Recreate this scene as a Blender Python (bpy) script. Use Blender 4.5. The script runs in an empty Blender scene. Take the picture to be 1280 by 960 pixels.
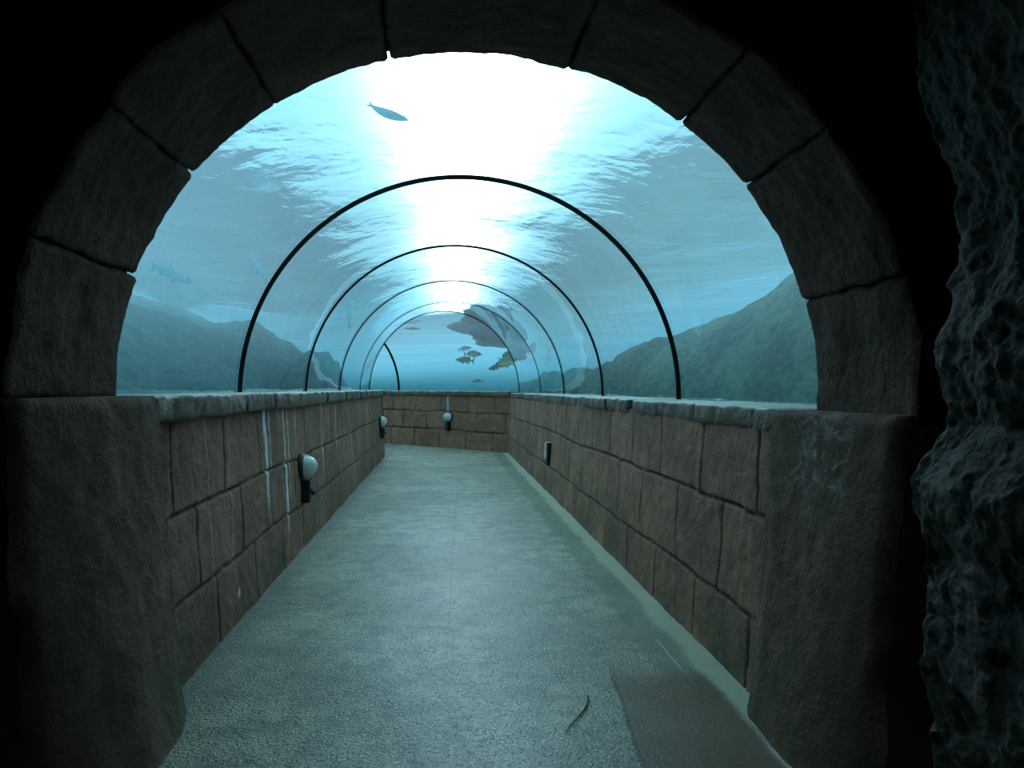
import bpy, math, random
import numpy as np
from mathutils import Vector

random.seed(7)
rng = np.random.RandomState(11)
scene = bpy.context.scene
COL = scene.collection
PI = math.pi

# ------------------------------------------------------------------ noise
_T = rng.rand(64, 64, 64).astype(np.float32)


def vnoise(x, y, z=0.0):
    x, y, z = np.broadcast_arrays(np.asarray(x, float), np.asarray(y, float), np.asarray(z, float))
    xi, yi, zi = np.floor(x).astype(int), np.floor(y).astype(int), np.floor(z).astype(int)
    fx, fy, fz = x - xi, y - yi, z - zi
    fx, fy, fz = [f * f * (3 - 2 * f) for f in (fx, fy, fz)]
    r = 0
    for a in (0, 1):
        for b in (0, 1):
            for c in (0, 1):
                w = (fx if a else 1 - fx) * (fy if b else 1 - fy) * (fz if c else 1 - fz)
                r = r + w * _T[(xi + a) % 64, (yi + b) % 64, (zi + c) % 64]
    return r * 2 - 1


def fbm(x, y, z=0.0, o=4):
    s, a, f = 0, 1.0, 1.0
    for i in range(o):
        s = s + a * vnoise(np.asarray(x) * f + 17.3 * i, np.asarray(y) * f + 5.1 * i, np.asarray(z) * f + 9.7 * i)
        a *= 0.5
        f *= 2.03
    return s


# ------------------------------------------------------------------ object helpers
def tag(o, label=None, cat=None, group=None, kind=None):
    if label: o['label'] = label
    if cat: o['category'] = cat
    if group: o['group'] = group
    if kind: o['kind'] = kind
    return o


def empty(name, loc=(0, 0, 0), rotz=0.0):
    o = bpy.data.objects.new(name, None)
    o.empty_display_size = 0.1
    o.location = loc
    o.rotation_euler = (0, 0, rotz)
    COL.objects.link(o)
    return o


class MB:
    def __init__(self):
        self.v, self.f = [], []
        self.c = []

    def grid(self, P, flip=False, closed_u=False, c=None):
        """P: array (nu, nv, 3)"""
        nu, nv = P.shape[:2]
        b = len(self.v)
        self.v.extend(map(tuple, P.reshape(-1, 3).tolist()))
        self.c.extend((np.zeros(nu * nv) if c is None else np.asarray(c).reshape(-1)).tolist())
        for i in range(nu if closed_u else nu - 1):
            i2 = (i + 1) % nu
            for j in range(nv - 1):
                q = (b + i * nv + j, b + i2 * nv + j, b + i2 * nv + j + 1, b + i * nv + j + 1)
                self.f.append(q[::-1] if flip else q)
        return b

    def poly(self, pts, flip=False):
        b = len(self.v)
        self.v.extend([tuple(p) for p in pts])
        self.c.extend([0.0] * len(pts))
        idx = list(range(b, b + len(pts)))
        self.f.append(idx[::-1] if flip else idx)

    def box(self, x0, x1, y0, y1, z0, z1):
        b = len(self.v)
        self.v.extend([(x, y, z) for z in (z0, z1) for y in (y0, y1) for x in (x0, x1)])
        self.c.extend([0.0] * 8)
        for q in ((0, 2, 3, 1), (4, 5, 7, 6), (0, 1, 5, 4), (2, 6, 7, 3), (0, 4, 6, 2), (1, 3, 7, 5)):
            self.f.append([b + k for k in q])

    def build(self, name, mat, parent=None, smooth=True, attr=False, weld=False):
        me = bpy.data.meshes.new(name)
        me.from_pydata(self.v, [], self.f)
        if attr:
            a = me.attributes.new('joint', 'FLOAT', 'POINT')
            a.data.foreach_set('value', self.c)
        me.materials.append(mat)
        if smooth:
            me.polygons.foreach_set('use_smooth', [True] * len(me.polygons))
        me.update()
        if weld:
            import bmesh
            bm = bmesh.new()
            bm.from_mesh(me)
            bmesh.ops.remove_doubles(bm, verts=bm.verts, dist=1e-4)
            bmesh.ops.recalc_face_normals(bm, faces=bm.faces)
            bm.to_mesh(me)
            bm.free()
        o = bpy.data.objects.new(name, me)
        COL.objects.link(o)
        if parent is not None:
            o.parent = parent
        return o


def bevel(o, w, seg=3):
    m = o.modifiers.new('bevel', 'BEVEL')
    m.width = w
    m.segments = seg
    m.limit_method = 'ANGLE'
    return o


# ------------------------------------------------------------------ materials
class NT:
    def __init__(self, name):
        self.m = bpy.data.materials.new(name)
        self.m.use_nodes = True
        self.t = self.m.node_tree
        self.t.nodes.clear()
        self.out = self.t.nodes.new('ShaderNodeOutputMaterial')

    def n(self, typ, ins=None, **kw):
        nd = self.t.nodes.new('ShaderNode' + typ)
        for k, v in kw.items():
            setattr(nd, k, v)
        for k, v in (ins or {}).items():
            self.set(nd, k, v)
        return nd

    def set(self, nd, k, v):
        s = nd.inputs[k]
        if isinstance(v, bpy.types.NodeSocket):
            self.t.links.new(v, s)
        elif isinstance(v, bpy.types.Node):
            self.t.links.new(v.outputs[0], s)
        else:
            s.default_value = v

    def math(self, op, a, b=0.0, c=0.0, clamp=False):
        nd = self.n('Math', {0: a, 1: b, 2: c}, operation=op, use_clamp=clamp)
        return nd.outputs[0]

    def mix(self, f, a, b, blend='MIX'):
        nd = self.t.nodes.new('ShaderNodeMix')
        nd.data_type = 'RGBA'
        nd.blend_type = blend
        self.set(nd, 0, f)
        self.set(nd, 6, a)
        self.set(nd, 7, b)
        return nd.outputs[2]

    def ramp(self, x, a, b, lo=0.0, hi=1.0):
        nd = self.n('MapRange', {0: x, 1: a, 2: b, 3: lo, 4: hi})
        nd.interpolation_type = 'SMOOTHSTEP'
        return nd.outputs[0]

    def noise(self, vec, scale, detail=4.0, rough=0.55, dist=0.0):
        nd = self.n('TexNoise', {'Vector': vec, 'Scale': scale, 'Detail': detail, 'Roughness': rough, 'Distortion': dist})
        return nd.outputs[0]

    def scaled(self, vec, s, off=(0, 0, 0)):
        return self.n('Mapping', {'Vector': vec, 'Scale': s, 'Location': off}).outputs[0]


def rgb(*c):
    return (c[0], c[1], c[2], 1.0)


def stone_mat(name, col, dark, joint=(0.012, 0.011, 0.010), rough=0.8, bump=0.5, fine=60, streak=0.35, green=0.0, lichen=False):
    k = NT(name)
    co = k.n('NewGeometry').outputs['Position']
    big = k.noise(co, 1.6, 3)
    mid = k.noise(co, 9, 5, 0.65)
    c = k.mix(k.ramp(k.math('ADD', k.math('MULTIPLY', big, .5), k.math('MULTIPLY', mid, .5)), .36, .64), rgb(*dark), rgb(*col))
    st = k.noise(k.scaled(co, (14, 14, 0.9)), 1.0, 4, .6)
    c = k.mix(k.math('MULTIPLY', k.ramp(st, .50, .72), streak), c, rgb(*[x * .45 for x in col]))
    st2 = k.noise(k.scaled(co, (9, 9, 0.6), (3, 7, 1)), 1.0, 3, .6)
    c = k.mix(k.math('MULTIPLY', k.ramp(st2, .56, .75), streak * .6), c, rgb(*[min(1, x * 1.7) for x in col]))
    if green:
        g = k.noise(co, 2.4, 4)
        zz = k.n('SeparateXYZ', {0: co}).outputs[2]
        gm = k.math('MULTIPLY', k.ramp(g, .42, .62), k.ramp(zz, .55, .0))
        c = k.mix(k.math('MULTIPLY', gm, green), c, rgb(.10, .13, .07))
    if lichen:
        sx = k.n('SeparateXYZ', {0: co})
        d = k.n('VectorMath', {0: co, 1: (1.21, 2.36, .93)}, operation='DISTANCE').outputs['Value']
        lm = k.math('MULTIPLY', k.ramp(d, .26, .10), k.ramp(k.noise(co, 15, 5, .7, .8), .50, .60))
        c = k.mix(k.math('MULTIPLY', lm, .75), c, rgb(.42, .44, .40))
    gr = k.noise(co, fine * 2.2, 3, .8)
    c = k.mix(k.ramp(gr, .30, .50, .45, 0.0), c, rgb(*[x * .30 for x in col]))
    c = k.mix(k.ramp(gr, .54, .72, 0.0, .35), c, rgb(*[min(1, x * 1.9) for x in col]))
    at = k.n('Attribute', attribute_name='joint').outputs['Fac']
    c = k.mix(k.math('MULTIPLY', at, .92, clamp=True), c, rgb(*joint))
    f1 = k.noise(co, fine, 6, .7)
    f2 = k.n('TexVoronoi', {'Vector': co, 'Scale': fine * .8}).outputs[0]
    h = k.math('ADD', k.math('MULTIPLY', f1, 1.0), k.math('MULTIPLY', f2, .35))
    h = k.math('ADD', h, k.math('MULTIPLY', k.noise(co, fine * .2, 4, .6), 1.6))
    b = k.n('Bump', {'Height': h, 'Strength': bump, 'Distance': .012})
    p = k.n('BsdfPrincipled', {'Base Color': c, 'Roughness': rough, 'Normal': b, 'Specular IOR Level': .35})
    k.set(k.out, 'Surface', p)
    return k


def simple_mat(name, col, rough=.5, spec=.5, metal=0.0, var=.15, scale=20, emit=None):
    k = NT(name)
    co = k.n('TexCoord').outputs['Object']
    nz = k.noise(co, scale, 3)
    c = k.mix(k.ramp(nz, .35, .65), rgb(*[x * (1 - var) for x in col]), rgb(*[min(1, x * (1 + var)) for x in col]))
    p = k.n('BsdfPrincipled', {'Base Color': c, 'Roughness': rough, 'Specular IOR Level': spec, 'Metallic': metal})
    k.set(k.out, 'Surface', p)
    return k.m


BR = (.40, .225, .155)
BD = (.21, .118, .084)
M = {}
# left wall: lime drips running down from the coping
k = stone_mat('block_wall_drips', BR, BD, green=.6)
bs = [n for n in k.t.nodes if n.type == 'BSDF_PRINCIPLED'][0]
src = bs.inputs['Base Color'].links[0].from_socket
co = k.n('NewGeometry').outputs['Position']
sep = k.n('SeparateXYZ', {0: co})
wob = k.math('MULTIPLY', k.math('SUBTRACT', k.noise(k.scaled(co, (1, 6, 5)), 1.0, 3), .5), .05)
Yw = k.math('ADD', sep.outputs[1], wob)
mask = 0.0
first = True
for (yc, w, z0, s) in ((4.36, .050, .32, .9), (4.47, .018, .25, .6), (4.86, .040, .10, .95), (4.98, .014, .3, .8), (5.25, .012, .6, .6), (6.35, .02, .30, .75),
                       (7.15, .022, .35, .65), (8.2, .04, .2, .35), (8.9, .03, .25, .5), (3.30, .012, .1, .28), (3.62, .010, .05, .3)):
    m = k.ramp(k.math('ABSOLUTE', k.math('SUBTRACT', Yw, yc)), w, w * .2)
    m = k.math('MULTIPLY', k.math('MULTIPLY', m, k.ramp(sep.outputs[2], z0, z0 + .35)), s)
    mask = m if first else k.math('MAXIMUM', mask, m)
    first = False
br = k.ramp(k.noise(k.scaled(co, (1, 45, 2.2)), 1.0, 4, .7), .30, .52)
mask = k.math('MULTIPLY', mask, br)
# a small splash low on the wall
d = k.n('VectorMath', {0: co, 1: (-1.02, 3.68, .13)}, operation='DISTANCE').outputs['Value']
mask = k.math('MAXIMUM', mask, k.math('MULTIPLY', k.ramp(d, .035, .01), .7))
c = k.mix(mask, src, rgb(.85, .92, .92))
k.set(bs, 'Base Color', c)
M['wall_left'] = k.m
M['wall'] = stone_mat('block_wall', (.50, .275, .185), (.27, .152, .103), green=.5).m
k = stone_mat('block_wall_bend', (.46, .245, .15), (.25, .135, .088))
bs = [n for n in k.t.nodes if n.type == 'BSDF_PRINCIPLED'][0]
src = bs.inputs['Base Color'].links[0].from_socket
sep = k.n('SeparateXYZ', {0: k.n('NewGeometry').outputs['Position']})
m = k.ramp(k.math('ABSOLUTE', k.math('SUBTRACT', sep.outputs[0], .075)), .028, .006)
m = k.math('MULTIPLY', m, k.ramp(sep.outputs[2], .62, .75))
k.set(bs, 'Base Color', k.mix(m, src, rgb(.5, .55, .52)))
M['wall_back'] = k.m
k = stone_mat('coping_stone', (.80, .76, .68), (.50, .45, .38), rough=.36, bump=.6, streak=.2)
bs = [n for n in k.t.nodes if n.type == 'BSDF_PRINCIPLED'][0]
src = bs.inputs['Base Color'].links[0].from_socket
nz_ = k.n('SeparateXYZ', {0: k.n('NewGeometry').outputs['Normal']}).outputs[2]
c = k.mix(k.ramp(nz_, .85, .35), src, rgb(.36, .28, .24), 'MULTIPLY')  # pale sheen of the tops put into the colour; fronts browner and darker
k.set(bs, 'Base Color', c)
M['coping'] = k.m
M['pier'] = stone_mat('pier_render', (.27, .165, .115), (.15, .095, .068), bump=.55, fine=70, streak=.45, green=.7, lichen=True).m
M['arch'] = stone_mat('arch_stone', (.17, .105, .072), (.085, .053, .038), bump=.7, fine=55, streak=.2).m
M['mortar'] = stone_mat('mortar', (.03, .026, .024), (.02, .018, .016), bump=.3).m
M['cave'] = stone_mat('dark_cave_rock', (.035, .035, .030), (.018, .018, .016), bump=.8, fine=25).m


def rock_mat(name, a, b, scale=14, dist=.05, rough=.7, strength=1.0):
    k = NT(name)
    co = k.n('NewGeometry').outputs['Position']
    n1 = k.noise(co, scale * .25, 5, .6)
    n2 = k.noise(co, scale * 3, 5, .7)
    c = k.mix(k.ramp(k.math('ADD', k.math('MULTIPLY', n1, .6), k.math('MULTIPLY', n2, .4)), .38, .62), rgb(*a), rgb(*b))
    v = k.n('TexVoronoi', {'Vector': co, 'Scale': scale * 2.2}).outputs[0]
    h = k.math('ADD', k.noise(co, scale, 8, .68), k.math('MULTIPLY', v, .35))
    bm = k.n('Bump', {'Height': h, 'Strength': strength, 'Distance': dist})
    p = k.n('BsdfPrincipled', {'Base Color': c, 'Roughness': rough, 'Normal': bm, 'Specular IOR Level': .5})
    k.set(k.out, 'Surface', p)
    return k.m


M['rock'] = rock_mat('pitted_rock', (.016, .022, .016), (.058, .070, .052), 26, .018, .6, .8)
M['algae'] = rock_mat('algae_rock', (.05, .085, .045), (.22, .30, .17), 3, .2, .9)
M['tank'] = rock_mat('tank_rock', (.06, .10, .10), (.14, .22, .2), 1.5, .3, .9)
M['boulder'] = rock_mat('dark_boulder', (.010, .013, .012), (.06, .065, .055), 4, .1, .8)
M['boulder_blue'] = rock_mat('haze_tinted_boulder', (.03, .07, .08), (.09, .17, .18), 2, .1, .8)  # water haze put into the bluish colour
M['twig'] = simple_mat('brown_twig', (.26, .17, .09), .8, .2)
M['rubber'] = simple_mat('black_gasket', (.008, .009, .010), .6, .2)
M['black'] = simple_mat('dark_plastic', (.022, .018, .016), .5, .4)
M['blackish'] = simple_mat('grey_plastic', (.035, .05, .065), .4, .5)
M['globe'] = simple_mat('opal_glass', (.62, .68, .66), .18, .6, var=.06, scale=8)
M['white'] = simple_mat('white_plastic', (.75, .78, .74), .35, .5)
M['paper'] = simple_mat('white_paper', (.8, .82, .8), .8, .2)


def fish_mat(name, back, belly):
    k = NT(name)
    co = k.n('TexCoord').outputs['Object']
    z = k.n('SeparateXYZ', {0: co}).outputs[2]
    nz = k.noise(co, 30, 3)
    f = k.ramp(k.math('ADD', z, k.math('MULTIPLY', k.math('SUBTRACT', nz, .5), .05)), -.05, .05)
    c = k.mix(f, rgb(*belly), rgb(*back))
    st = k.n('TexWave', {'Vector': co, 'Scale': 6.0, 'Distortion': 2.0}).outputs[0]
    c = k.mix(k.math('MULTIPLY', st, .25), c, rgb(*[x * .5 for x in back]))
    p = k.n('BsdfPrincipled', {'Base Color': c, 'Roughness': .35})
    k.set(k.out, 'Surface', p)
    return k.m


M['fish_grey'] = fish_mat('grey_fish_skin', (.10, .11, .11), (.34, .30, .26))
M['fish_stripe'] = fish_mat('pink_fish_skin', (.22, .17, .15), (.70, .58, .48))
M['fish_yellow'] = fish_mat('yellow_fish_skin', (.36, .33, .14), (.85, .80, .45))
M['fish_blue'] = fish_mat('blue_fish_skin', (.03, .05, .06), (.10, .14, .16))
k = NT('pale_translucent_fish')
df = k.n('BsdfDiffuse', {'Color': rgb(.60, .80, .85)})
tl = k.n('BsdfTranslucent', {'Color': rgb(.75, .93, .98)})
k.set(k.out, 'Surface', k.n('MixShader', {0: .75, 1: df, 2: tl}))
M['fish_pale'] = k.m
M['eye'] = simple_mat('fish_eye', (.01, .01, .01), .1, .6)

# --- floor: wet exposed aggregate
k = NT('wet_aggregate_floor')
co = k.n('NewGeometry').outputs['Position']
sep = k.n('SeparateXYZ', {0: co})
X, Y = sep.outputs[0], sep.outputs[1]
big = k.noise(co, 1.1, 5, .6)
med = k.noise(co, 7, 5, .65)
c = k.mix(k.ramp(big, .38, .62), rgb(.33, .31, .22), rgb(.54, .51, .37))
c = k.mix(k.math('MULTIPLY', k.ramp(med, .42, .62), .6), c, rgb(.14, .155, .12))
c = k.mix(k.math('MULTIPLY', k.ramp(k.noise(k.scaled(co, (1, 1, 1), (4, 9, 0)), 1.4, 4), .55, .72), .35), c, rgb(.42, .34, .19))
wv_ = k.n('VectorMath', {0: co, 1: k.n('VectorMath', {0: k.n('TexNoise', {'Vector': co, 'Scale': 40.0}).outputs['Color'], 1: (.03, .03, .03)}, operation='MULTIPLY').outputs[0]}, operation='ADD').outputs[0]
vor = k.n('TexVoronoi', {'Vector': wv_, 'Scale': 75.0})
vr = k.n('SeparateColor', {0: vor.outputs['Color']}).outputs[0]
peb = k.math('MULTIPLY', k.ramp(vr, .62, .74), k.ramp(vor.outputs['Distance'], .50, .30))
peb = k.math('MULTIPLY', peb, k.ramp(k.noise(co, 5, 4, .7), .42, .60))
c = k.mix(k.math('MULTIPLY', peb, .8), c, rgb(.85, .82, .60))
vd = k.math('MULTIPLY', k.ramp(vr, .40, .22), k.ramp(vor.outputs['Distance'], .50, .30))
c = k.mix(k.math('MULTIPLY', vd, .85), c, rgb(.05, .06, .055))
fg = k.noise(k.scaled(co, (1, .8, 1)), 150, 3, .75)
c = k.mix(k.ramp(fg, .36, .50, .85, 0.0), c, rgb(.07, .08, .07))
c = k.mix(k.ramp(fg, .54, .68, 0.0, .75), c, rgb(.85, .88, .75))
# smooth pale gutter along the right wall, dark rim along the left
wobx = k.math('MULTIPLY', k.math('SUBTRACT', k.noise(co, 3.5, 4), .5), .14)
edge = k.ramp(k.math('ADD', X, wobx), 1.02, 1.07)
c = k.mix(k.math('MULTIPLY', edge, .85), c, rgb(.52, .54, .40))
gut = k.ramp(k.math('ADD', X, wobx), .84, .93)
c = k.mix(k.math('MULTIPLY', k.math('SUBTRACT', gut, edge, clamp=True), .55), c, rgb(.20, .24, .18))
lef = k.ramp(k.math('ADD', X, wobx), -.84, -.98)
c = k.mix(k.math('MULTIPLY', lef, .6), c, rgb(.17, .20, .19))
# dark worn patch in the entrance
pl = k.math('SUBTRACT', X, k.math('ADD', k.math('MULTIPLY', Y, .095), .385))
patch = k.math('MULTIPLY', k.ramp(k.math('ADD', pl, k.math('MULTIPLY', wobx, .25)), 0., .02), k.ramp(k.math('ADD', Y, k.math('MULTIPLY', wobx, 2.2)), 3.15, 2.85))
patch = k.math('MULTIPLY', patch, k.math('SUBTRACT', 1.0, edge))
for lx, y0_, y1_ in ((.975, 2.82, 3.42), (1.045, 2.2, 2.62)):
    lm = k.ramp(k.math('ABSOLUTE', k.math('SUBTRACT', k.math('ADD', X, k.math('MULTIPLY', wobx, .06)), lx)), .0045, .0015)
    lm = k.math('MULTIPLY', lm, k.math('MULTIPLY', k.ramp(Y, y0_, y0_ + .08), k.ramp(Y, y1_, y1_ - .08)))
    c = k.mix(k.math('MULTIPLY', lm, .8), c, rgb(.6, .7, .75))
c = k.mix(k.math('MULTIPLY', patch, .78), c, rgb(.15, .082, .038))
# centre joint
jx = k.math('SUBTRACT', X, k.math('SUBTRACT', k.math('MULTIPLY', Y, .0262), .072))
jn = k.math('MULTIPLY', k.ramp(k.math('ABSOLUTE', k.math('ADD', jx, k.math('MULTIPLY', wobx, .22))), .006, .002), k.ramp(Y, 2.6, 3.4))
c = k.mix(k.math('MULTIPLY', jn, .4), c, rgb(.04, .045, .04))
wet = k.ramp(k.noise(k.scaled(co, (1.2, .8, 1)), 1.5, 7, .62), .30, .70)
cen = k.ramp(k.math('ABSOLUTE', k.math('SUBTRACT', X, .15)), .75, .1)
near = k.ramp(Y, 9.0, 4.0)
wetness = k.math('MULTIPLY', k.math('ADD', k.math('MULTIPLY', wet, .45), k.math('MULTIPLY', cen, .5)), near, clamp=True)
ro = k.n('MapRange', {0: wetness, 1: 0, 2: 1, 3: .50, 4: .23}).outputs[0]
ro = k.math('ADD', ro, k.math('MULTIPLY', k.math('MAXIMUM', k.math('MAXIMUM', edge, gut), patch), .35))
c = k.mix(k.math('MULTIPLY', wetness, .15), c, k.mix(.6, c, rgb(.07, .08, .075)))
bh = k.math('ADD', k.math('MULTIPLY', k.noise(co, 75, 4, .65), 1.2), k.math('MULTIPLY', k.ramp(vor.outputs['Distance'], .6, .2), .5))
bh = k.math('ADD', bh, k.math('MULTIPLY', k.noise(co, 13, 4), 1.5))
smooth_f = k.math('SUBTRACT', 1.0, k.math('MULTIPLY', k.math('MAXIMUM', gut, patch), .75))
b = k.n('Bump', {'Height': k.math('MULTIPLY', bh, smooth_f), 'Strength': .8, 'Distance': .008})
p = k.n('BsdfPrincipled', {'Base Color': c, 'Roughness': ro, 'Normal': b, 'Specular IOR Level': .8, 'Coat Weight': k.math('MULTIPLY', wetness, .9), 'Coat Roughness': .30, 'Coat IOR': 1.6, 'Coat Normal': k.n('Bump', {'Height': bh, 'Strength': .45, 'Distance': .004})})
k.set(k.out, 'Surface', p)
M['floor'] = k.m

# --- acrylic / water interface (air inside the tube, water outside)
k = NT('acrylic_to_water')
co = k.n('NewGeometry').outputs['Position']
h = k.noise(k.scaled(co, (1, .25, 1)), 2.2, 2, .4)
b = k.n('Bump', {'Height': h, 'Strength': .10, 'Distance': .05})
g = k.n('BsdfGlass', {'Color': rgb(.97, .99, 1.0), 'Roughness': 0.0, 'IOR': 1.33, 'Normal': b})
k.set(k.out, 'Surface', g)
M['acrylic'] = k.m

# --- rippled water surface seen from below
k = NT('rippled_water_surface')
co = k.n('NewGeometry').outputs['Position']
h1 = k.noise(k.scaled(co, (.55, 1.0, 1)), 1.3, 3, .5, .6)
h2 = k.noise(k.scaled(co, (.6, 1.0, 1)), 4.5, 3, .5, .8)
h = k.math('ADD', k.math('MULTIPLY', h1, 1.0), k.math('MULTIPLY', h2, .22))
b = k.n('Bump', {'Height': h, 'Strength': 1.0, 'Distance': .042})
g = k.n('BsdfGlass', {'Color': rgb(1, 1, 1), 'Roughness': 0.14, 'IOR': 1.20, 'Normal': b})
k.set(k.out, 'Surface', g)
M['surface'] = k.m

# --- water body: absorbing; teal emission stands in for scattered daylight, paler towards the surface
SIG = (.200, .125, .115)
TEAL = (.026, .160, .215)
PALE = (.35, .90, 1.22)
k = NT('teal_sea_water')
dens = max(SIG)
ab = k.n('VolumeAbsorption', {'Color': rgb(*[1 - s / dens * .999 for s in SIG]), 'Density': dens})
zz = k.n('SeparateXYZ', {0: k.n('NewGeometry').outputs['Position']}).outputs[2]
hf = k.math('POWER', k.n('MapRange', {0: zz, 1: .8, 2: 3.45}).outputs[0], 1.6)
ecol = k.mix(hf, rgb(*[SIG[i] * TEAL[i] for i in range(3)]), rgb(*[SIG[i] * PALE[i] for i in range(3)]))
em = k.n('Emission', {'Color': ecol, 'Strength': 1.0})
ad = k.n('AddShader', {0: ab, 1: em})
k.set(k.out, 'Volume', ad)
M['water'] = k.m

# ------------------------------------------------------------------ plan geometry (metres; camera at x=0,y=0)
D = math.sqrt(.5)
LC = np.array((-1.00, 12.45))      # left inner corner
RC = np.array((1.15, 13.21))       # right outer corner
BD_ = np.array((-D, D))            # direction of the passage after the bend


# ------------------------------------------------------------------ block walls
def wall_run(mb, p0, p1, nrm, s0, ztop, rows, joints, batter=.055, ds=.009, dz=.010, jw=.0048, seed=0.):
    p0, p1, nrm = map(np.array, (p0, p1, nrm))
    L = np.linalg.norm(p1 - p0)
    ns, nz = int(L / ds) + 2, int(ztop / dz) + 2
    S, Z = np.meshgrid(np.linspace(0, L, ns), np.linspace(0, ztop, nz), indexing='ij')
    s = S + s0
    dmin = np.full(S.shape, 9.0)
    wobz = fbm(s * 1.3, seed, 3.3, 3) * .012 + fbm(s * 9, seed, 1.1, 2) * .004
    for r in rows:
        rz = r + wobz + .008 * vnoise(s * .8 + r * 7, seed)
        dmin = np.minimum(dmin, np.abs(Z - rz))
    lim = [-1] + list(rows) + [9]
    for i, js in enumerate(joints):           # bottom row first
        inside = (Z > lim[i]) & (Z <= lim[i + 1] + .004)
        for j in js:
            jj = j + fbm(Z * 5, j * 3.1, seed, 3) * .010 + (vnoise(j * 5.3, seed) * .03)
            dd = np.where(inside, np.abs(s - jj), 9.0)
            dmin = np.minimum(dmin, dd)
    dmin = dmin + fbm(s * 30, Z * 30, seed, 2) * .0022
    g = np.exp(-(np.maximum(dmin, 0) / jw) ** 2)
    g2 = np.exp(-(dmin / (jw * 2.6)) ** 2)
    disp = -.018 * g - .003 * g2 + .006 * fbm(s * 4, Z * 4, seed, 4) + .0022 * fbm(s * 26, Z * 26, seed + 2, 3)
    disp = disp - batter * Z / 1.05
    t = (p1 - p0) / L
    P = np.zeros(S.shape + (3,))
    P[..., 0] = p0[0] + t[0] * S + nrm[0] * disp
    P[..., 1] = p0[1] + t[1] * S + nrm[1] * disp
    P[..., 2] = Z
    mb.grid(P, c=g)


def jl(a, d, n):
    return [a + d * i for i in range(n)]


mb = MB()
wall_run(mb, (-1.015, 2.55), LC, (1, 0), 2.55, 1.05, (.31, .66),
         (jl(3.35, .66, 16), jl(3.12, .67, 16), jl(2.86, .67, 16)), seed=1.)
wall_run(mb, LC, LC + BD_ * 3.0, (D, D), 12.45, 1.05, (.31, .66),
         (jl(12.8, .66, 5), jl(13.1, .67, 5), jl(12.7, .67, 5)), ds=.03, dz=.03, seed=1.)
tag(mb.build('wall_left', M['wall_left'], attr=True), kind='structure')
mb = MB()
wall_run(mb, (1.156, 2.5), RC + np.array((0, .12)), (-1, 0), 2.5, 1.02, (.275, .664),
         (jl(2.83, .62, 18), jl(3.13, .63, 17), jl(2.82, .625, 18)), seed=5.)
tag(mb.build('wall_right', M['wall'], attr=True), kind='structure')
mb = MB()
wall_run(mb, RC - BD_ * .15, RC + BD_ * 7.0, (-D, -D), -.15, 1.03, (.35, .70),
         (jl(.39, .70, 10), jl(.08, .69, 11), jl(.37, .70, 10)), ds=.02, dz=.02, jw=.009, seed=9.)
tag(mb.build('wall_back', M['wall_back'], attr=True), kind='structure')


# ------------------------------------------------------------------ coping (each slab its own part)
def coping(root, p0, p1, nrm, cuts, ztop, th, win, wout, seed, kick=0.0):
    """nrm points into the passage. slabs run win in front of the path line and wout behind it"""
    p0, p1, nrm = map(np.array, (p0, p1, nrm))
    L = np.linalg.norm(p1 - p0)
    t = (p1 - p0) / L
    cs = [0] + [c_ for c_ in cuts if .1 < c_ < L - .1] + [L]
    for i in range(len(cs) - 1):
        a, b = cs[i] + .004, cs[i + 1] - .004
        n = max(4, int((b - a) / .022))
        ss = np.linspace(a, b, n)
        # cross-section, u = into the passage, z relative to the top
        W = win + wout
        sec = [(-wout, -th), (win - .09, -th), (win - .03, -th), (win - .006, -th + .004), (win, -th * .85), (win + .001, -th * .65), (win + .002, -th * .45), (win, -th * .25),
               (win, -.010), (win - .005, -.002), (win - .02, 0), (win - .045, 0), (win - .10, 0), (win - .18, .001), (win - .27, .0), (-wout, 0)]
        sec = np.array(sec)
        S = ss[:, None] + sec[None, :, 0] * 0
        U = sec[None, :, 0] + S * 0
        Zr = sec[None, :, 1] + S * 0
        e = np.minimum(ss - a, b - ss)[:, None]
        endr = np.clip(1 - e / .03, 0, 1) ** 2
        inner = np.clip((U - (win - .15)) / .15, 0, 1)
        off = .008 * vnoise(i * 3.7, seed)
        rag = fbm(S * 6, Zr * 5, seed + i, 5) * .012 + np.abs(fbm(S * 18, Zr * 14, seed, 3)) * -.010
        U = U + inner * (rag + off - .010 * endr)
        Zr = Zr + (inner * .004 + .0015) * fbm(S * 11, U * 11, seed + 3, 3) + .004 * vnoise(i * 2.1, seed + 1)
        Zr = np.where(Zr > -.03, Zr - .007 * endr, Zr + .004 * endr)
        P = np.zeros(S.shape + (3,))
        P[..., 0] = p0[0] + t[0] * S + nrm[0] * U
        P[..., 1] = p0[1] + t[1] * S + nrm[1] * U
        P[..., 2] = ztop + Zr
        m = MB()
        m.grid(P)
        m.poly(P[0], flip=True)
        m.poly(P[-1])
        jt = np.repeat((np.clip(1 - e / .008, 0, 1)), sec.shape[0], axis=1).reshape(-1).tolist()
        m.c = jt + [0.0] * (len(m.v) - len(jt))
        m.build('coping_slab', M['coping'], root, attr=True, smooth=True)


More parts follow.
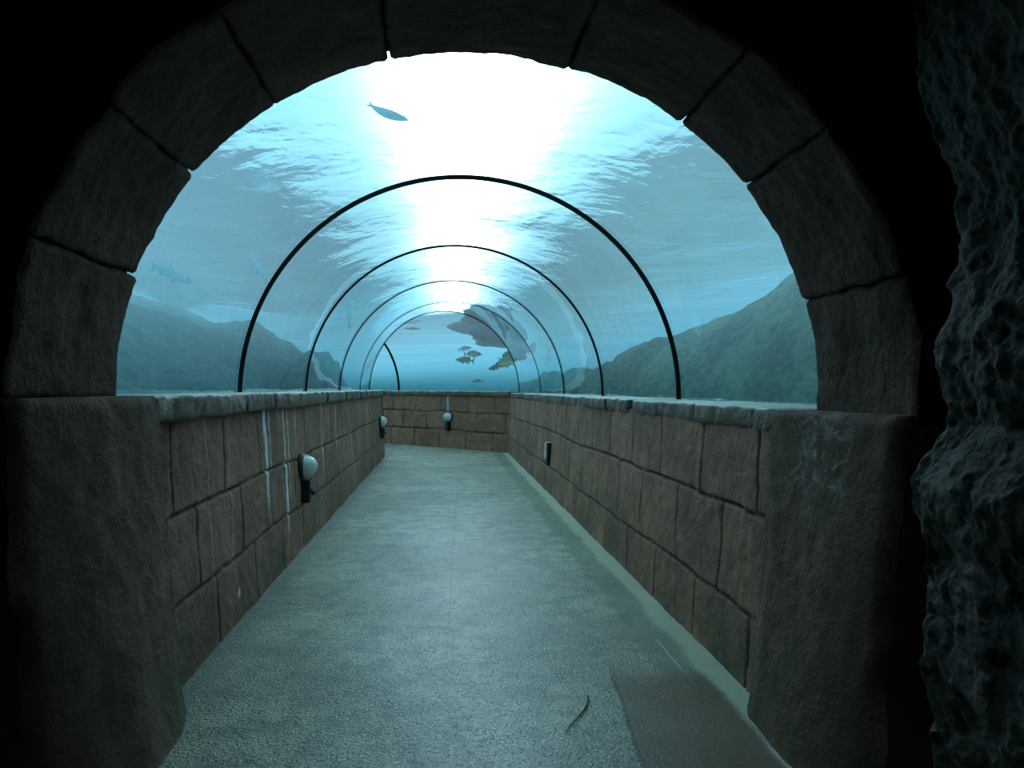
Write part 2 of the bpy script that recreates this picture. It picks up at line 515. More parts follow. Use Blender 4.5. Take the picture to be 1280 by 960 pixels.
cl = empty('stone_coping', (0, 0, 0))
tag(cl, 'uneven stone ledge capping the left block wall, streaked with white drips', 'ledge')
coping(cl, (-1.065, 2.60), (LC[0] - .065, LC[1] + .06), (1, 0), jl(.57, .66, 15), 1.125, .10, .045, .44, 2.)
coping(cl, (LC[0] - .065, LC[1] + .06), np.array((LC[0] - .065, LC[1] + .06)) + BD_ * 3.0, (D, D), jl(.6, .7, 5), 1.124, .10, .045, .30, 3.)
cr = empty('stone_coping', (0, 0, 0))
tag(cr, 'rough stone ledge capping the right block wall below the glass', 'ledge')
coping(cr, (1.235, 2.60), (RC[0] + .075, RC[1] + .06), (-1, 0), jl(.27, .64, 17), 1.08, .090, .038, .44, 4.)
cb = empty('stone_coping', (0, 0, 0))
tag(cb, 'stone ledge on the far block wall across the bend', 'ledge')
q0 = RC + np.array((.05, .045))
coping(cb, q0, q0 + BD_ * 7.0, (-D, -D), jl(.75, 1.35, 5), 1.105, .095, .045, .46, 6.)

# ------------------------------------------------------------------ floor
mb = MB()
xs = np.linspace(-7.5, 2.6, 60)
ys = np.linspace(-3.2, 20.5, 120)
XX, YY = np.meshgrid(xs, ys, indexing='ij')
P = np.stack([XX, YY, XX * 0], -1)
mb.grid(P)
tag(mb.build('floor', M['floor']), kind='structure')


# ------------------------------------------------------------------ piers
def pier(side, name, label, ys_, base, top, zt):
    """face towards the passage is a warped, battered surface; then a front face turned to the camera"""
    ny, nz = 60, 90
    yy = np.linspace(ys_[0], ys_[-1], ny)
    zz = np.linspace(0, zt, nz)
    bx = np.interp(yy, ys_, base)
    tx = np.interp(yy, ys_, top)
    k3 = np.ones(9) / 9
    bx = np.convolve(np.pad(bx, 4, 'edge'), k3, 'valid')
    f = (zz / zt) ** .75
    Xg = bx[:, None] * (1 - f) + tx[:, None] * f
    Yg = yy[:, None] + zz[None] * 0
    Zg = zz[None, :] + yy[:, None] * 0
    nzv = .008 * fbm(Yg * 3, Zg * 3, side * 4.4, 4) + .0030 * fbm(Yg * 22, Zg * 22, side * 2.2, 3)
    Xg = Xg - side * nzv
    # ragged near edge
    k_ = np.clip(1 - (yy - ys_[0]) / .05, 0, 1)[:, None] ** 2
    Xg = Xg + side * k_ * .03
    Yg = Yg + k_ * .02 * fbm(Zg * 6, 3.3, side, 3)
    # rounded top edge
    kt = np.clip(1 - (zt - Zg) / .03, 0, 1) ** 2
    Xg = Xg + side * kt * .014
    m = MB()
    P = np.stack([Xg, Yg, Zg], -1)
    m.grid(P, flip=(side < 0))
    outer = side * 1.75
    # top face strip
    T = np.zeros((ny, 10, 3))
    w = np.linspace(0, 1, 10)
    T[..., 0] = P[:, -1, 0][:, None] * (1 - w) + outer * w
    T[..., 1] = P[:, -1, 1][:, None]
    T[..., 2] = zt + .003 * fbm(T[..., 0] * 9, T[..., 1] * 9, 1., 3)
    T[:, 0, 2] = P[:, -1, 2]
    m.grid(T, flip=(side < 0))
    # near and far faces
    for idx, fl in ((0, side > 0), (-1, side < 0)):
        E = P[idx]
        G = np.zeros((nz, 8, 3))
        w8 = np.linspace(0, 1, 8)
        G[..., 0] = E[:, 0][:, None] * (1 - w8) + outer * w8
        G[..., 1] = E[:, 1][:, None] + (.012 * fbm(G[..., 0] * 5, E[:, 2][:, None] * 5, 2., 3) * w8)
        G[..., 2] = E[:, 2][:, None]
        m.grid(G, flip=fl)
    o = m.build(name, M['pier'], attr=True)
    tag(o, label, 'pier')
    return o


pier(-1, 'stone_pier', 'broad dark stone pier at the left side of the entrance arch, joining the left ledge',
     (1.90, 2.02, 2.23, 2.5, 2.62), (-1.05, -.93, -.85, -.875, -.92), (-1.105, -1.09, -1.06, -1.025, -1.02), 1.125)
pier(1, 'stone_pier', 'brown stone pier with pale lichen marks at the right side of the entrance arch',
     (2.02, 2.12, 2.25, 2.6, 2.66), (1.15, 1.09, 1.055, 1.065, 1.10), (1.245, 1.24, 1.225, 1.196, 1.192), 1.075)

# ------------------------------------------------------------------ entrance arch
AX, AZ, RA, RB = .077, 1.15, 1.222, 1.172     # centre, horizontal and vertical inner radii
Y0f = lambda x: 1.965 + .055 * x / 1.2
Y1 = 2.58
joints_a = [-5.0, 15.2, 37.2, 52.2, 73.0, 102.4, 122.8, 140.8, 160.3, 181.5]
arch = empty('stone_arch', (AX, 2.3, 1.1))
tag(arch, 'dark rough-hewn stone entrance arch framing the glass tunnel', 'arch')


def ap(a, r, y):
    """a radians, r added to the inner radius; world coordinates relative to arch empty"""
    return np.stack([(RA + r) * np.cos(a) + y * 0, y + a * 0 - 2.3, AZ - 1.1 + (RB + r) * np.sin(a) + y * 0], -1)


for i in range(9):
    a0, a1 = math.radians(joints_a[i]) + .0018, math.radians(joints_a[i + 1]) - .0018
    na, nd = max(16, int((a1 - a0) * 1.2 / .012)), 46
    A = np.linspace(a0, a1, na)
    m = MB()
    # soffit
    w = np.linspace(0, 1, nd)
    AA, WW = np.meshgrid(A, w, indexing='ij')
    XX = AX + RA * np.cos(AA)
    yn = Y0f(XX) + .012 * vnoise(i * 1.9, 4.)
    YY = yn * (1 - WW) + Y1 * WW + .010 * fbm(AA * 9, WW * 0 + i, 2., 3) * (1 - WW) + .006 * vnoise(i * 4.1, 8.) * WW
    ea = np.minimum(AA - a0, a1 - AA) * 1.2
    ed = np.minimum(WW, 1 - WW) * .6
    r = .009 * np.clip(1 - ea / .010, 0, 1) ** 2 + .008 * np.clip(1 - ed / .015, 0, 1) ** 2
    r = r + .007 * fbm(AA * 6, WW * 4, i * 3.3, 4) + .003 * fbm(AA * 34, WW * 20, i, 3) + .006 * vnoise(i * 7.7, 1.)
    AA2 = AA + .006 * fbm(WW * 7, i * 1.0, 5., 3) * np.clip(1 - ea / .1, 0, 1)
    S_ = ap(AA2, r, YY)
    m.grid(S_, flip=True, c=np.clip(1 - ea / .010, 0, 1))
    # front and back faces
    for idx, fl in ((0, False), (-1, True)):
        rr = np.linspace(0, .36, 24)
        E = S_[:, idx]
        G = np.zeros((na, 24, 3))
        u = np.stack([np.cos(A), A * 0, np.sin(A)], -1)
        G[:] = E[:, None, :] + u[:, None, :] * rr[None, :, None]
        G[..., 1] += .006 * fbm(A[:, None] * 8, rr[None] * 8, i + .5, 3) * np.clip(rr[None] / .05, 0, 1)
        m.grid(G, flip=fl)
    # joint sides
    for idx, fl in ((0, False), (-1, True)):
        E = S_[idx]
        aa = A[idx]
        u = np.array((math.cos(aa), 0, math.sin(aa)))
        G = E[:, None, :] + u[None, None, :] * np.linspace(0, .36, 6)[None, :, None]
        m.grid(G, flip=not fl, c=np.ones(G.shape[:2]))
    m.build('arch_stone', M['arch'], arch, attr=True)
m = MB()
A = np.radians(np.linspace(-4, 181, 120))
for (r0, r1) in ((.040, .040),):
    AA, YY = np.meshgrid(A, np.linspace(2.06, 2.545, 6), indexing='ij')
    m.grid(ap(AA, .024 + AA * 0, YY), flip=True)
AA, RR = np.meshgrid(A, np.linspace(.024, .34, 3), indexing='ij')
m.grid(ap(AA, RR, AA * 0 + 2.06))
m.grid(ap(AA, RR, AA * 0 + 2.545), flip=True)
m.build('mortar', M['mortar'], arch)

# ------------------------------------------------------------------ cave around the camera
# wall with the opening, standing just behind the face of the arch
m = MB()
A = np.radians(np.linspace(0, 180, 90))
for y, fl in ((2.06, False), (2.60, True)):
    inner = np.stack([AX + (RA + .30) * np.cos(A), A * 0 + y, AZ + (RB + .30) * np.sin(A)], -1)
    outer = np.stack([np.clip(AX + 6 * np.cos(A), -3.2, 2.6), A * 0 + y, np.clip(AZ + 6 * np.sin(A), 0, 4.0)], -1)
    w = np.linspace(0, 1, 20)[None, :, None]
    G = inner[:, None, :] * (1 - w) + outer[:, None, :] * w
    if y < 2.3:
        G[..., 1] += .03 * fbm(G[..., 0] * 3, G[..., 2] * 3, 1., 4)
    m.grid(G, flip=fl)
    for sx, xo, xi in ((-1, -3.2, AX - RA - .30), (1, 2.6, AX + RA + .30)):
        m.poly([(xi, y, 0), (xo, y, 0), (xo, y, AZ), (xi, y, AZ)])
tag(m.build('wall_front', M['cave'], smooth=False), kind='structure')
m = MB()
m.poly([(-3.2, -3.2, 0), (-3.2, 2.6, 0), (-3.2, 2.6, 4), (-3.2, -3.2, 4)])
tag(m.build('wall_cave_left', M['cave']), kind='structure')
m = MB()
m.poly([(-3.2, -3.2, 0), (2.6, -3.2, 0), (2.6, -3.2, 4), (-3.2, -3.2, 4)])
tag(m.build('wall_cave_rear', M['cave']), kind='structure')
m = MB()
m.poly([(2.6, -3.2, 0), (2.6, 2.6, 0), (2.6, 2.6, 4), (2.6, -3.2, 4)])
tag(m.build('wall_cave_right', M['cave']), kind='structure')
m = MB()
m.poly([(-3.2, -3.2, 4), (2.6, -3.2, 4), (2.6, 2.6, 4), (-3.2, 2.6, 4)])
tag(m.build('ceiling', M['cave']), kind='structure')

# rugged rock face at the right of the camera
zp = [0, .27, .51, .755, .94, 1.07, 1.2, 1.44, 1.62, 2.05, 3.0, 4.0]
xp = [1.17, 1.16, 1.127, 1.146, 1.108, 1.175, 1.136, 1.185, 1.17, 1.08, .98, .8]
ny, nz = 150, 460
v = np.linspace(0, 1, ny)
yb = np.concatenate([np.linspace(1.86, 1.70, 26)[:-1], np.linspace(1.70, 1.1, ny - 25 - 22)[:-1], np.linspace(1.1, -2.9, 23)])
ny = len(yb)
zb = np.concatenate([np.linspace(0, 2.3, nz - 40)[:-1], np.linspace(2.3, 3.9, 41)])
nz = len(zb)
YY, ZZ = np.meshgrid(yb, zb, indexing='ij')
prof = np.interp(ZZ, zp, xp)
nose = np.clip((YY - 1.70) / .16, 0, 1)
XX = prof + .9 * nose ** 2.0 - .05 * np.clip(1.70 - YY, 0, 1) - .03 * (1.70 - np.minimum(YY, 1.7))
pit = np.abs(fbm(YY * 9, ZZ * 9, 3., 4))
rel = .034 * fbm(YY * 3.2, ZZ * 3.2, 8., 3) - .010 * pit ** .8 + .008 * fbm(YY * 18, ZZ * 18, 15., 3) + .006 * fbm(YY * 38, ZZ * 38, 5., 3)
XX = XX - rel - .012
YY = YY + .02 * fbm(ZZ * 5, YY * 5, 6., 3)
m = MB()
m.grid(np.stack([XX, YY, ZZ], -1), flip=True)
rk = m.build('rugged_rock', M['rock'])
tag(rk, 'rugged pitted dark rock face rising at the right edge beside the arch', 'rock')

# ------------------------------------------------------------------ glass tube frames and panels
RT, ZT = 1.452, 1.10
TC = .10
frames = [((TC, 2.60), (1, 0)), ((TC, 4.83), (1, 0)), ((TC, 7.16), (1, 0)), ((TC, 9.49), (1, 0)), ((TC, 11.82), (1, 0))]
L5, R5 = np.array((-1.32, 12.98)), np.array((1.38, 13.49))
c5 = (L5 + R5) / 2
frames.append((tuple(c5), tuple((R5 - L5) / 2 / RT)))
R6 = np.array((-.96, 15.82))
h6 = np.array((D, D))
c6 = R6 - h6 * RT
frames.append((tuple(c6), tuple(h6)))
c7 = c6 + BD_ * 2.4
frames.append((tuple(c7), tuple(h6)))
PH = np.radians(np.linspace(-2.2, 182.2, 120))


def ring_pts(fr, R, ph=PH):
    c, h_ = np.array(fr[0]), np.array(fr[1])
    return np.stack([c[0] + h_[0] * R * np.cos(ph), c[1] + h_[1] * R * np.cos(ph), ZT + R * np.sin(ph)], -1)


panel_labels = [
    'curved clear tunnel panel nearest the entrance arch, bright with sun through the water',
    'clear curved tunnel panel between the first and second black hoops',
    'clear curved tunnel panel between the second and third black hoops',
    'clear curved tunnel panel between the third and fourth black hoops',
    'clear curved tunnel panel between the fourth and fifth hoops, reflecting the dark rock',
    'flat-looking clear panel above the far wall where the tunnel bends left',
    'clear tunnel panel past the bend, beyond the last black hoop at left']
for i in range(7):
    A_, B_ = ring_pts(frames[i], RT), ring_pts(frames[i + 1], RT)
    n = 12
    w = np.linspace(0, 1, n)[:, None, None]
    if i == 4:        # the fifth panel is bent, tangent to both neighbours
        cA, cB = np.array(frames[4][0]), np.array(frames[5][0])
        G = A_[None] * (1 - w) + B_[None] * w
    else:
        G = A_[None] * (1 - w) + B_[None] * w
    m = MB()
    m.grid(G, flip=True)
    o = m.build('glass_tunnel_panel', M['acrylic'])
    tag(o, panel_labels[i], 'glass panel', 'curved panels of the glass tunnel')

hoop_labels = [None,
               'largest black hoop seam of the glass tunnel, nearest the arch',
               'second black hoop seam of the glass tunnel from the arch',
               'third black hoop seam of the glass tunnel from the arch',
               'fourth thin black hoop seam of the glass tunnel from the arch',
               'fifth black hoop seam, framing the end of the straight tunnel',
               'curved black hoop seam past the bend, rising above the far ledge']
for i in range(1, 7):
    m = MB()
    cen, h_ = np.array(frames[i][0]), np.array(frames[i][1])
    ax = np.array((-h_[1], h_[0]))
    ax = ax / np.linalg.norm(ax)
    sec = []
    rw, aw = [(.021, .011), (.015, .010), (.011, .009), (.007, .006), (.010, .007), (.022, .02)][i - 1]
    pts = []
    for (dr, da) in ((-rw, -aw), (-rw * 1.15, 0), (-rw, aw), (rw * .2, aw), (rw * .2, -aw)):
        q = ring_pts(frames[i], RT - .004 + dr)
        q[:, 0] += ax[0] * da
        q[:, 1] += ax[1] * da
        pts.append(q)
    G = np.stack(pts, 0)
    m.grid(G, closed_u=True)
    o = m.build('tunnel_hoop', M['rubber'], smooth=False)
    tag(o, hoop_labels[i], 'hoop', 'black hoops of the glass tunnel')

# ------------------------------------------------------------------ water volume with the tunnel cut out
m = MB()
RO = RT + .03
PH2 = np.radians(np.linspace(0, 180, 60))
rows_ = []
for i, fr in enumerate(frames):
    q = ring_pts(fr, RO, PH2)
    c_, h_ = np.array(fr[0]), np.array(fr[1])
    e0 = np.array([c_[0] + h_[0] * RO, c_[1] + h_[1] * RO, -3.0])
    e1 = np.array([c_[0] - h_[0] * RO, c_[1] - h_[1] * RO, -3.0])
    rows_.append(np.vstack([e0, q, e1]))
G = np.stack(rows_, 0)
m.grid(G, flip=True)
m.poly(G[-1], flip=False)
ZS = 3.45
X0, X1, YA, YB = -15.0, 15.0, 2.62, 38.0
zc = ZS - .02
m.poly([(X0, YA, zc), (X1, YA, zc), (X1, YB, zc), (X0, YB, zc)])
m.poly([(X0, YA, -3), (X0, YB, -3), (X1, YB, -3), (X1, YA, -3)])
m.poly([(X0, YA, -3), (X0, YA, zc), (X0, YB, zc), (X0, YB, -3)])
m.poly([(X1, YA, -3), (X1, YB, -3), (X1, YB, zc), (X1, YA, zc)])
m.poly([(X0, YB, -3), (X0, YB, zc), (X1, YB, zc), (X1, YB, -3)])
wv = m.build('sea_water', M['water'], smooth=False)
tag(wv, 'hazy teal sea water filling the tank around the glass tunnel', 'water', kind='stuff')

m = MB()
xs, ys = np.linspace(X0 - .5, X1 + .5, 120), np.linspace(YA, YB + .5, 140)
XX, YY = np.meshgrid(xs, ys, indexing='ij')
ZZ = ZS + .03 * fbm(XX * .5, YY * .8, 1., 3)
m.grid(np.stack([XX, YY, ZZ], -1))
ws = m.build('water_surface', M['surface'])
tag(ws, 'rippling sunlit water surface seen from below above the tunnel', 'water surface', kind='stuff')

# tank: floor, hills and walls
m = MB()
for pts in ([(X0 + .1, YA, -3), (X0 + .1, YB, -3), (X0 + .1, YB, 4.2), (X0 + .1, YA, 4.2)],
            [(X1 - .1, YA, -3), (X1 - .1, YB, -3), (X1 - .1, YB, 4.2), (X1 - .1, YA, 4.2)],
            [(X0, YB - .1, -3), (X1, YB - .1, -3), (X1, YB - .1, 4.2), (X0, YB - .1, 4.2)],
            [(2.6, YA, -3), (X1, YA, -3), (X1, YA, 4.2), (2.6, YA, 4.2)],
            [(X0, YA, -3), (-3.2, YA, -3), (-3.2, YA, 4.2), (X0, YA, 4.2)],
            [(-3.2, YA, 3.2), (2.6, YA, 3.2), (2.6, YA, 4.2), (-3.2, YA, 4.2)],
            [(-3.2, YA, -3), (2.6, YA, -3), (2.6, YA, -.01), (-3.2, YA, -.01)]):
    m.poly(pts)
tag(m.build('wall_tank', M['tank']), kind='structure')


def smooth(a, b, x):
    t = np.clip((x - a) / (b - a), 0, 1)
    return t * t * (3 - 2 * t)


def hill(name, label, x0, x1, y0, y1, fn, mat, n=(150, 200)):
    XX, YY = np.meshgrid(np.linspace(x0, x1, n[0]), np.linspace(y0, y1, n[1]), indexing='ij')
    ZZ = fn(XX, YY)
    m = MB()
    m.grid(np.stack([XX, YY, ZZ], -1))
    o = m.build(name, mat)
    tag(o, label, 'rock')
    return o


def f_right(x, y):
    crest = np.interp(y, [2, 5, 7, 9, 12, 16, 20, 26], [3.2, 3.0, 2.75, 2.5, 2.1, 1.75, 1.5, 1.2])
    h = -2.6 + (crest + 2.6) * smooth(1.9, 5.0, x) + .35 * fbm(x * .7, y * .7, 2., 5) * smooth(1.9, 3.0, x)
    return h


def f_left(x, y):
    x = x + 1.0
    crest = np.interp(y, [2, 5, 8, 11, 13, 15], [2.2, 2.25, 2.55, 2.5, 2.0, .8])
    crest = crest + .5 * np.exp(-((y - 9.6) / 1.3) ** 2)
    h = -2.6 + (crest + 2.6) * smooth(-2.1, -4.6, x) + .35 * fbm(x * .8, y * .8, 4., 5) * smooth(-2.1, -3.2, x)
    return h


hill('algae_slope', 'long green algae-covered rock slope outside the glass on the right', 2.0, 9.5, 2.7, 30, f_right, M['algae'], (130, 300))
hill('reef_ridge', 'dim bluish rock ridge outside the glass on the left', -12.5, -2.6, 2.7, 14.5, f_left, M['tank'], (130, 220))  # bluish material stands in for water haze over the ridge
m = MB()
m.poly([(X0, YA, -2.9), (X1, YA, -2.9), (X1, YB, -2.9), (X0, YB, -2.9)])
tag(m.build('floor_tank', M['tank']), kind='structure')


def boulder(name, loc, size, seed, mat, label, rough=.28):
    nu, nv = 70, 46
    u = np.linspace(0, 2 * PI, nu, endpoint=False)
    w = np.linspace(.001, PI - .001, nv)
    U, W = np.meshgrid(u, w, indexing='ij')
    d = np.stack([np.cos(U) * np.sin(W), np.sin(U) * np.sin(W), np.cos(W)], -1)
    r = 1 + rough * fbm(d[..., 0] * 1.6 + seed, d[..., 1] * 1.6, d[..., 2] * 1.6 + seed, 5)
    P = d * r[..., None] * np.array(size)
    m = MB()
    m.grid(P, closed_u=True, flip=True)
    o = m.build(name, mat, weld=True)
    o.location = loc
    tag(o, label, 'rock')
    return o


boulder('reflection_smear_shelf', (2.0, 14.9, 3.50), (1.45, 1.9, .36), 31., M['boulder'], 'thin dark shelf added at the water surface for the smeared reflection of the overhanging rock', .2)  # added slab, stands in for the dark rock reflection in the glass
boulder('submerged_rock', (-4.2, 11.4, .6), (1.0, 2.1, 1.75), 11., M['boulder_blue'], 'tall dark submerged rock outside the left glass near the far bend', .17)
boulder('submerged_rock', (-4.9, 7.6, .4), (1.1, 1.5, 1.3), 21., M['boulder_blue'], 'lower dark submerged rock outside the left glass, nearer the arch', .17)
boulder('overhanging_rock', (2.90, 16.75, 3.44), (1.80, 1.25, .84), 3., M['boulder'],
        'dark rock mass hanging down from the water surface above the far end')


# ------------------------------------------------------------------ fish
def fish(loc, L, H, mat, label, yaw=0, pitch=0, bend=0.0, group=None, kind='snapper', roll=0.):
    """head towards +x; one continuous body with its fins, eyes as parts"""
    if kind == 'snapper':
        sx = [0, .03, .10, .20, .32, .45, .58, .70, .80, .87, .90]
        up = [.02, .12, .26, .40, .50, .50, .42, .30, .18, .11, .10]
        dn = [.02, .10, .22, .34, .42, .44, .36, .24, .14, .10, .10]
        wd = .42
    else:
        sx = [0, .05, .12, .22, .35, .50, .65, .78, .86, .90, .92]
        up = [.05, .20, .30, .42, .50, .50, .42, .30, .20, .14, .12]
        dn = [.05, .16, .26, .38, .46, .46, .38, .26, .16, .12, .12]
        wd = .8
    n, mth = 26, 16
    s = np.linspace(0, .9, n)
    U, Dn = np.interp(s, sx, up) * H, np.interp(s, sx, dn) * H
    th = np.linspace(0, 2 * PI, mth, endpoint=False)
    P = np.zeros((mth, n, 3))
    for j in range(n):
        hw = (U[j] + Dn[j]) / 2 * wd
        P[:, j, 0] = L * (.5 - s[j])
        P[:, j, 1] = hw * np.cos(th)
        P[:, j, 2] = np.where(np.sin(th) > 0, U[j], Dn[j]) * np.sin(th)
    m = MB()
    m.grid(P, closed_u=True)
    m.poly(P[:, 0])
    m.poly(P[:, -1], flip=True)

    def fin(pts, t=.006):
        a = [(x * L, -t * L, z * H) for x, z in pts]
        b_ = [(x * L, t * L, z * H) for x, z in pts]
        m.poly(a)
        m.poly(b_, flip=True)
        for i in range(len(pts)):
            j = (i + 1) % len(pts)
            m.poly([a[i], b_[i], b_[j], a[j]])
    fin([(-.38, .10), (-.41, .20), (-.50, .52), (-.53, .50), (-.475, .10), (-.465, 0), (-.475, -.10), (-.53, -.50), (-.50, -.52), (-.41, -.20), (-.38, -.10)])
    if kind == 'snapper':
        fin([(.22, .42), (.15, .62), (.05, .68), (-.08, .62), (-.20, .55), (-.29, .42), (-.30, .18), (0, .40)])
        fin([(-.10, -.38), (-.14, -.58), (-.24, -.50), (-.28, -.20)])
        fin([(.16, -.36), (.08, -.60), (.02, -.56), (.05, -.38)])
    else:
        fin([(.02, .45), (-.06, .85), (-.12, .80), (-.12, .40)])
        fin([(-.22, .30), (-.28, .50), (-.32, .46), (-.32, .2)])
        fin([(.12, -.40), (.03, -.72), (-.02, -.66), (.03, -.40)])
        fin([(-.20, -.28), (-.27, -.50), (-.30, -.44), (-.30, -.2)])
    # pectoral fins
    for sy in (-1, 1):
        yy_ = sy * wd * H * .42
        m.poly([(.20 * L, yy_ * .9, -.05 * H), (.04 * L, yy_ * 1.5, -.22 * H), (.02 * L, yy_ * 1.5, -.32 * H), (.18 * L, yy_ * .9, -.14 * H)])
    V = np.array(m.v)
    tt = np.clip(.3 - V[:, 0] / L, 0, 1)
    V[:, 2] += bend * L * tt ** 2
    m.v = [tuple(q) for q in V.tolist()]
    o = m.build('fish', mat)
    o.location = loc
    o.rotation_euler = (roll, pitch, yaw)
    tag(o, label, 'fish', group)
    for sy in (-1, 1):
        e = MB()
        r = .035 * L if kind == 'snapper' else .02 * L
        uu, ww = np.meshgrid(np.linspace(0, 2 * PI, 10, endpoint=False), np.linspace(.01, PI - .01, 7), indexing='ij')
        Q = np.stack([np.cos(uu) * np.sin(ww), np.sin(uu) * np.sin(ww), np.cos(ww)], -1) * r
        Q[..., 0] += L * .38
        Q[..., 1] += sy * wd * H * .25
        Q[..., 2] += .08 * H
        e.grid(Q, closed_u=True, flip=True)
        e.build('eye', M['eye'], o)
    return o


R = math.radians
SH = 'fish around the far end of the tunnel'
fish((-.44, 4.27, 3.14), .36, .10, M['fish_pale'], 'slender fish silhouetted against the bright sun above the arch opening', R(24), R(16), .55, kind='slim', roll=R(-30))
fish((1.05, 17.02, 2.53), .38, .155, M['fish_stripe'], 'topmost of the three small fish below the overhanging rock, half hidden in its shade', R(-42), R(-8), group=SH)
fish((1.15, 16.58, 2.25), .50, .20, M['fish_stripe'], 'pinkish middle fish of three below the rock, heading right', R(-40), R(4), group=SH)
fish((1.00, 16.81, 2.08), .52, .20, M['fish_grey'], 'dark grey lowest fish of three below the rock, heading left', R(139), R(-10), group=SH)
fish((1.75, 15.60, 1.90), .72, .27, M['fish_yellow'], 'large yellowish fish at the right end of the far glass, heading left', R(139), R(14), group=SH)
fish((1.47, 15.74, 1.74), .34, .12, M['fish_grey'], 'small grey fish just in front of the large yellowish fish', R(139), R(12), group=SH)
fish((1.92, 16.10, 2.14), .50, .26, M['fish_grey'], 'dark deep-bodied fish right above the large yellowish fish', R(-35), R(-30), group=SH)
fish((1.52, 17.59, 1.44), .34, .11, M['fish_stripe'], 'faint small fish low in the far water just above the ledge', R(139), 0, group=SH)
fish((-.40, 16.6, 3.22), .46, .13, M['fish_grey'], 'grey fish near the water surface at the upper left of the far end', R(150), R(-14), kind='slim', group=SH)
fish((-2.58, 6.26, 2.80), .50, .11, M['fish_pale'], 'dim slender fish beyond the left glass near the largest hoop', R(75), R(35), kind='slim')
fish((-3.21, 5.44, 2.50), .50, .13, M['fish_pale'], 'faint blue fish outside the left glass just past the arch', R(80), R(4), kind='slim')
fish((-1.86, 9.29, 2.62), 1.1, .12, M['fish_pale'], 'long pale thin fish hanging diagonally beyond the left glass', R(70), R(48), kind='slim')

# ------------------------------------------------------------------ wall lamps
def lamp(name, label, loc, rotz, stain=False):
    """local +x points away from the wall"""
    t = empty(name, loc, rotz)
    tag(t, label, 'wall lamp', 'bulkhead lamps on the block walls')
    th = np.linspace(0, 2 * PI, 40, endpoint=False)

    def oval(mb_, x, a, b):
        e = 2.5
        c_, s_ = np.cos(th), np.sin(th)
        return np.stack([th * 0 + x, a * np.sign(c_) * np.abs(c_) ** (2 / e), b * np.sign(s_) * np.abs(s_) ** (2 / e)], -1)
    m = MB()
    G = np.stack([oval(m, x, .112 * f, .096 * f) for x, f in ((-.02, 1.0), (.012, 1.0), (.022, .97), (.026, .90))], 1)
    m.grid(G, closed_u=True)
    m.poly(G[:, -1], flip=True)
    m.build('backplate', M['black'], t)
    m = MB()
    G = []
    for q in np.linspace(0, 1, 16):
        G.append(oval(m, .022 + .105 * math.sin(q * PI / 2), .100 * math.cos(q * PI / 2) + .0005, .084 * math.cos(q * PI / 2) + .0005))
    G = np.stack(G, 1)
    m.grid(G, closed_u=True)
    gl = m.build('globe', M['globe'], t, weld=True)
    m = MB()
    G = np.stack([oval(m, .020, .106, .089), oval(m, .036, .106, .089), oval(m, .040, .098, .082)], 1)
    m.grid(G, closed_u=True)
    m.build('rim', M['blackish'], gl)
    m = MB()
    m.box(-.02, .075, -.048, .048, -.262, -.098)
    bevel(m.build('housing', M['black'], t, smooth=False), .006)
    m = MB()
    m.box(.074, .080, -.036, .036, -.250, -.110)
    bx_ = bevel(m.build('cover', M['blackish'], t, smooth=False), .003)
    m = MB()
    b = 0
    m.v = [(.079, -.022, -.152), (.079, .022, -.152), (.079, -.022, -.200), (.079, .022, -.200), (.118, -.016, -.202), (.118, .016, -.202), (.108, -.016, -.190), (.108, .016, -.190)]
    m.c = [0] * 8
    m.f = [(0, 1, 7, 6), (6, 7, 5, 4), (4, 5, 3, 2), (0, 6, 4, 2), (1, 3, 5, 7), (0, 2, 3, 1)]
    m.build('sensor', M['black'], t, smooth=False)
    return t


lamp('wall_lamp', 'white globe lamp with dark box, nearest on the left wall beside white drip stains', (-1.047, 5.36, .585), 0)
lamp('wall_lamp', 'small pale globe lamp at the far end of the left wall by the corner', (-1.030, 11.72, .63), 0)
lamp('wall_lamp', 'white oval globe lamp on the far wall facing the walkway, below a drip', (.075 + .025, 14.31 + .0, .60), math.radians(225))
t = empty('wall_light', (1.172, 8.13, .43), PI)
tag(t, 'flat dark rectangular box light with white front on the right wall', 'wall light')
m = MB()
m.box(-.02, .040, -.055, .055, -.125, .125)
bevel(m.build('housing', M['black'], t, smooth=False), .006)
m = MB()
m.box(.040, .058, -.045, .045, -.05, .115)
bevel(m.build('diffuser', M['white'], t, smooth=False), .006)
m = MB()
m.box(-.01, .044, -.057, .057, .1255, .131)
m.build('lid', M['white'], t, smooth=False)

m = MB()
G = []
for q in np.linspace(0, 1, 14):
    cx_, cy_ = .536 - .118 * q + .012 * math.sin(q * 5), 2.74 - .29 * q
    rr_ = .0045 * (1 - .6 * q)
    G.append([(cx_ + rr_ * math.cos(a_), cy_, .006 + rr_ * math.sin(a_)) for a_ in np.linspace(0, 2 * PI, 7)[:-1]])
m.grid(np.array(G).transpose(1, 0, 2), closed_u=True)
tag(m.build('twig', M['twig']), 'thin brown twig lying on the wet floor near the right pier', 'twig')

m = MB()
P = []
for i in range(9):
    a = 2 * PI * i / 9
    P.append((.030 * math.cos(a) * (1 + .2 * (i % 2)), .016 * math.sin(a), .003 + .006 * (i % 3)))
m.poly([(p_[0], p_[1], 0) for p_ in P], flip=True)
m.poly(P)
for i in range(9):
    j = (i + 1) % 9
    m.poly([(P[i][0], P[i][1], 0), (P[j][0], P[j][1], 0), P[j], P[i]])
o = m.build('paper_scrap', M['paper'])
o.location = (1.46, 3.90, 1.083)
tag(o, 'tiny crumpled white scrap lying on the right ledge against the glass', 'litter')

# ------------------------------------------------------------------ sky and light
w = bpy.data.worlds.new('sky')
scene.world = w
w.use_nodes = True
t = w.node_tree
t.nodes.clear()


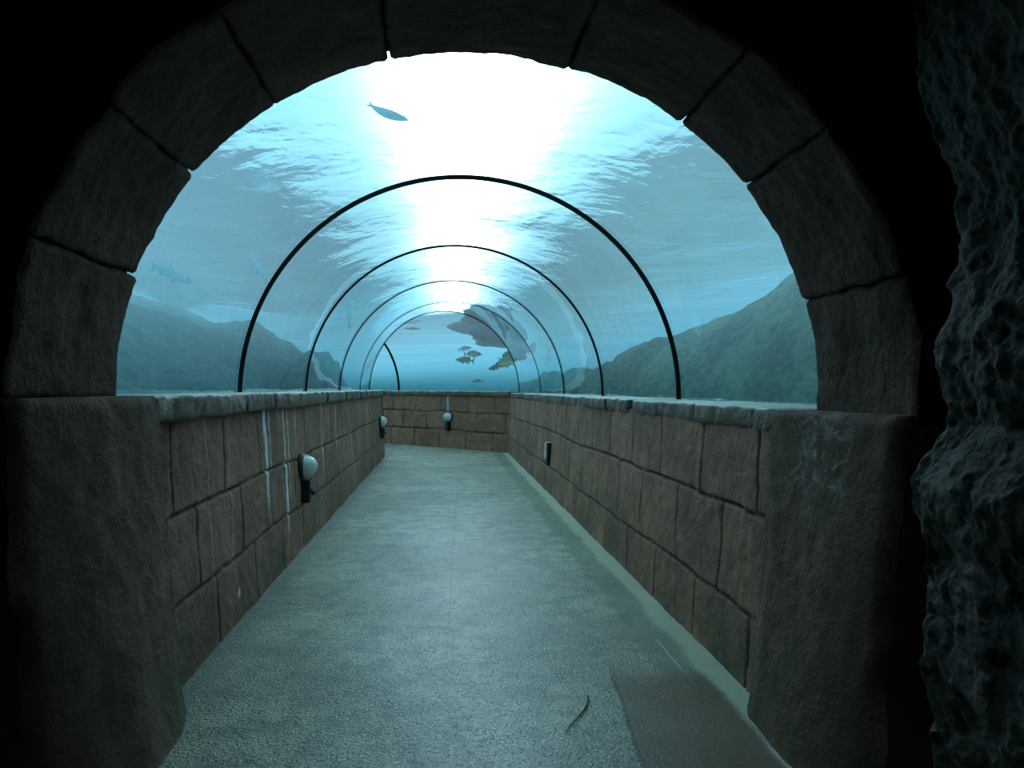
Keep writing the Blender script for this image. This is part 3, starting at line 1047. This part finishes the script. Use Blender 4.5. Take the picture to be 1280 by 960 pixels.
def wn(typ, ins=None, **kw):
    nd = t.nodes.new('ShaderNode' + typ)
    for k_, v_ in kw.items():
        setattr(nd, k_, v_)
    for k_, v_ in (ins or {}).items():
        if isinstance(v_, bpy.types.NodeSocket):
            t.links.new(v_, nd.inputs[k_])
        else:
            nd.inputs[k_].default_value = v_
    return nd


SUN = Vector((.06, 1.0, math.tan(math.radians(33)))).normalized()
tc = wn('TexCoord').outputs['Generated']
nrm = wn('VectorMath', {0: tc}, operation='NORMALIZE').outputs[0]
dt = wn('VectorMath', {0: nrm, 1: tuple(SUN)}, operation='DOT_PRODUCT').outputs['Value']
dt = wn('Math', {0: dt, 1: 0.0}, operation='MAXIMUM').outputs[0]
g1 = wn('Math', {0: dt, 1: 800.0}, operation='POWER').outputs[0]
g2 = wn('Math', {0: dt, 1: 36.0}, operation='POWER').outputs[0]
em0 = wn('Background', {'Color': (.30, .62, .76, 1), 'Strength': 1.5})
em1 = wn('Background', {'Color': (1.0, .98, .94, 1), 'Strength': wn('Math', {0: g1, 1: 300.0}, operation='MULTIPLY').outputs[0]})
em2 = wn('Background', {'Color': (.75, .88, 1.0, 1), 'Strength': wn('Math', {0: g2, 1: 4.0}, operation='MULTIPLY').outputs[0]})
a1 = wn('AddShader', {0: em0.outputs[0], 1: em1.outputs[0]})
a2 = wn('AddShader', {0: a1.outputs[0], 1: em2.outputs[0]})
ow = wn('OutputWorld', {'Surface': a2.outputs[0]})

# ------------------------------------------------------------------ camera
cam = bpy.data.cameras.new('camera')
co_ = bpy.data.objects.new('camera', cam)
COL.objects.link(co_)
co_.location = (0, 0, 1.15)
co_.rotation_euler = (PI / 2, 0, 0)
cam.sensor_width = 36
cam.lens = 920 / 1280 * 36
cam.shift_x = 85 / 1280
cam.shift_y = 6 / 1280
cam.clip_start = .02
scene.camera = co_

scene.view_settings.view_transform = 'Standard'
scene.view_settings.look = 'None'
scene.view_settings.gamma = .90
scene.view_settings.exposure = .30
scene.cycles.max_bounces = 14
scene.cycles.transmission_bounces = 10
scene.cycles.glossy_bounces = 6
scene.cycles.diffuse_bounces = 4
scene.cycles.caustics_refractive = True
scene.cycles.caustics_reflective = True
scene.cycles.blur_glossy = 0.5
scene.cycles.sample_clamp_indirect = 4.0
scene.cycles.use_denoising = True
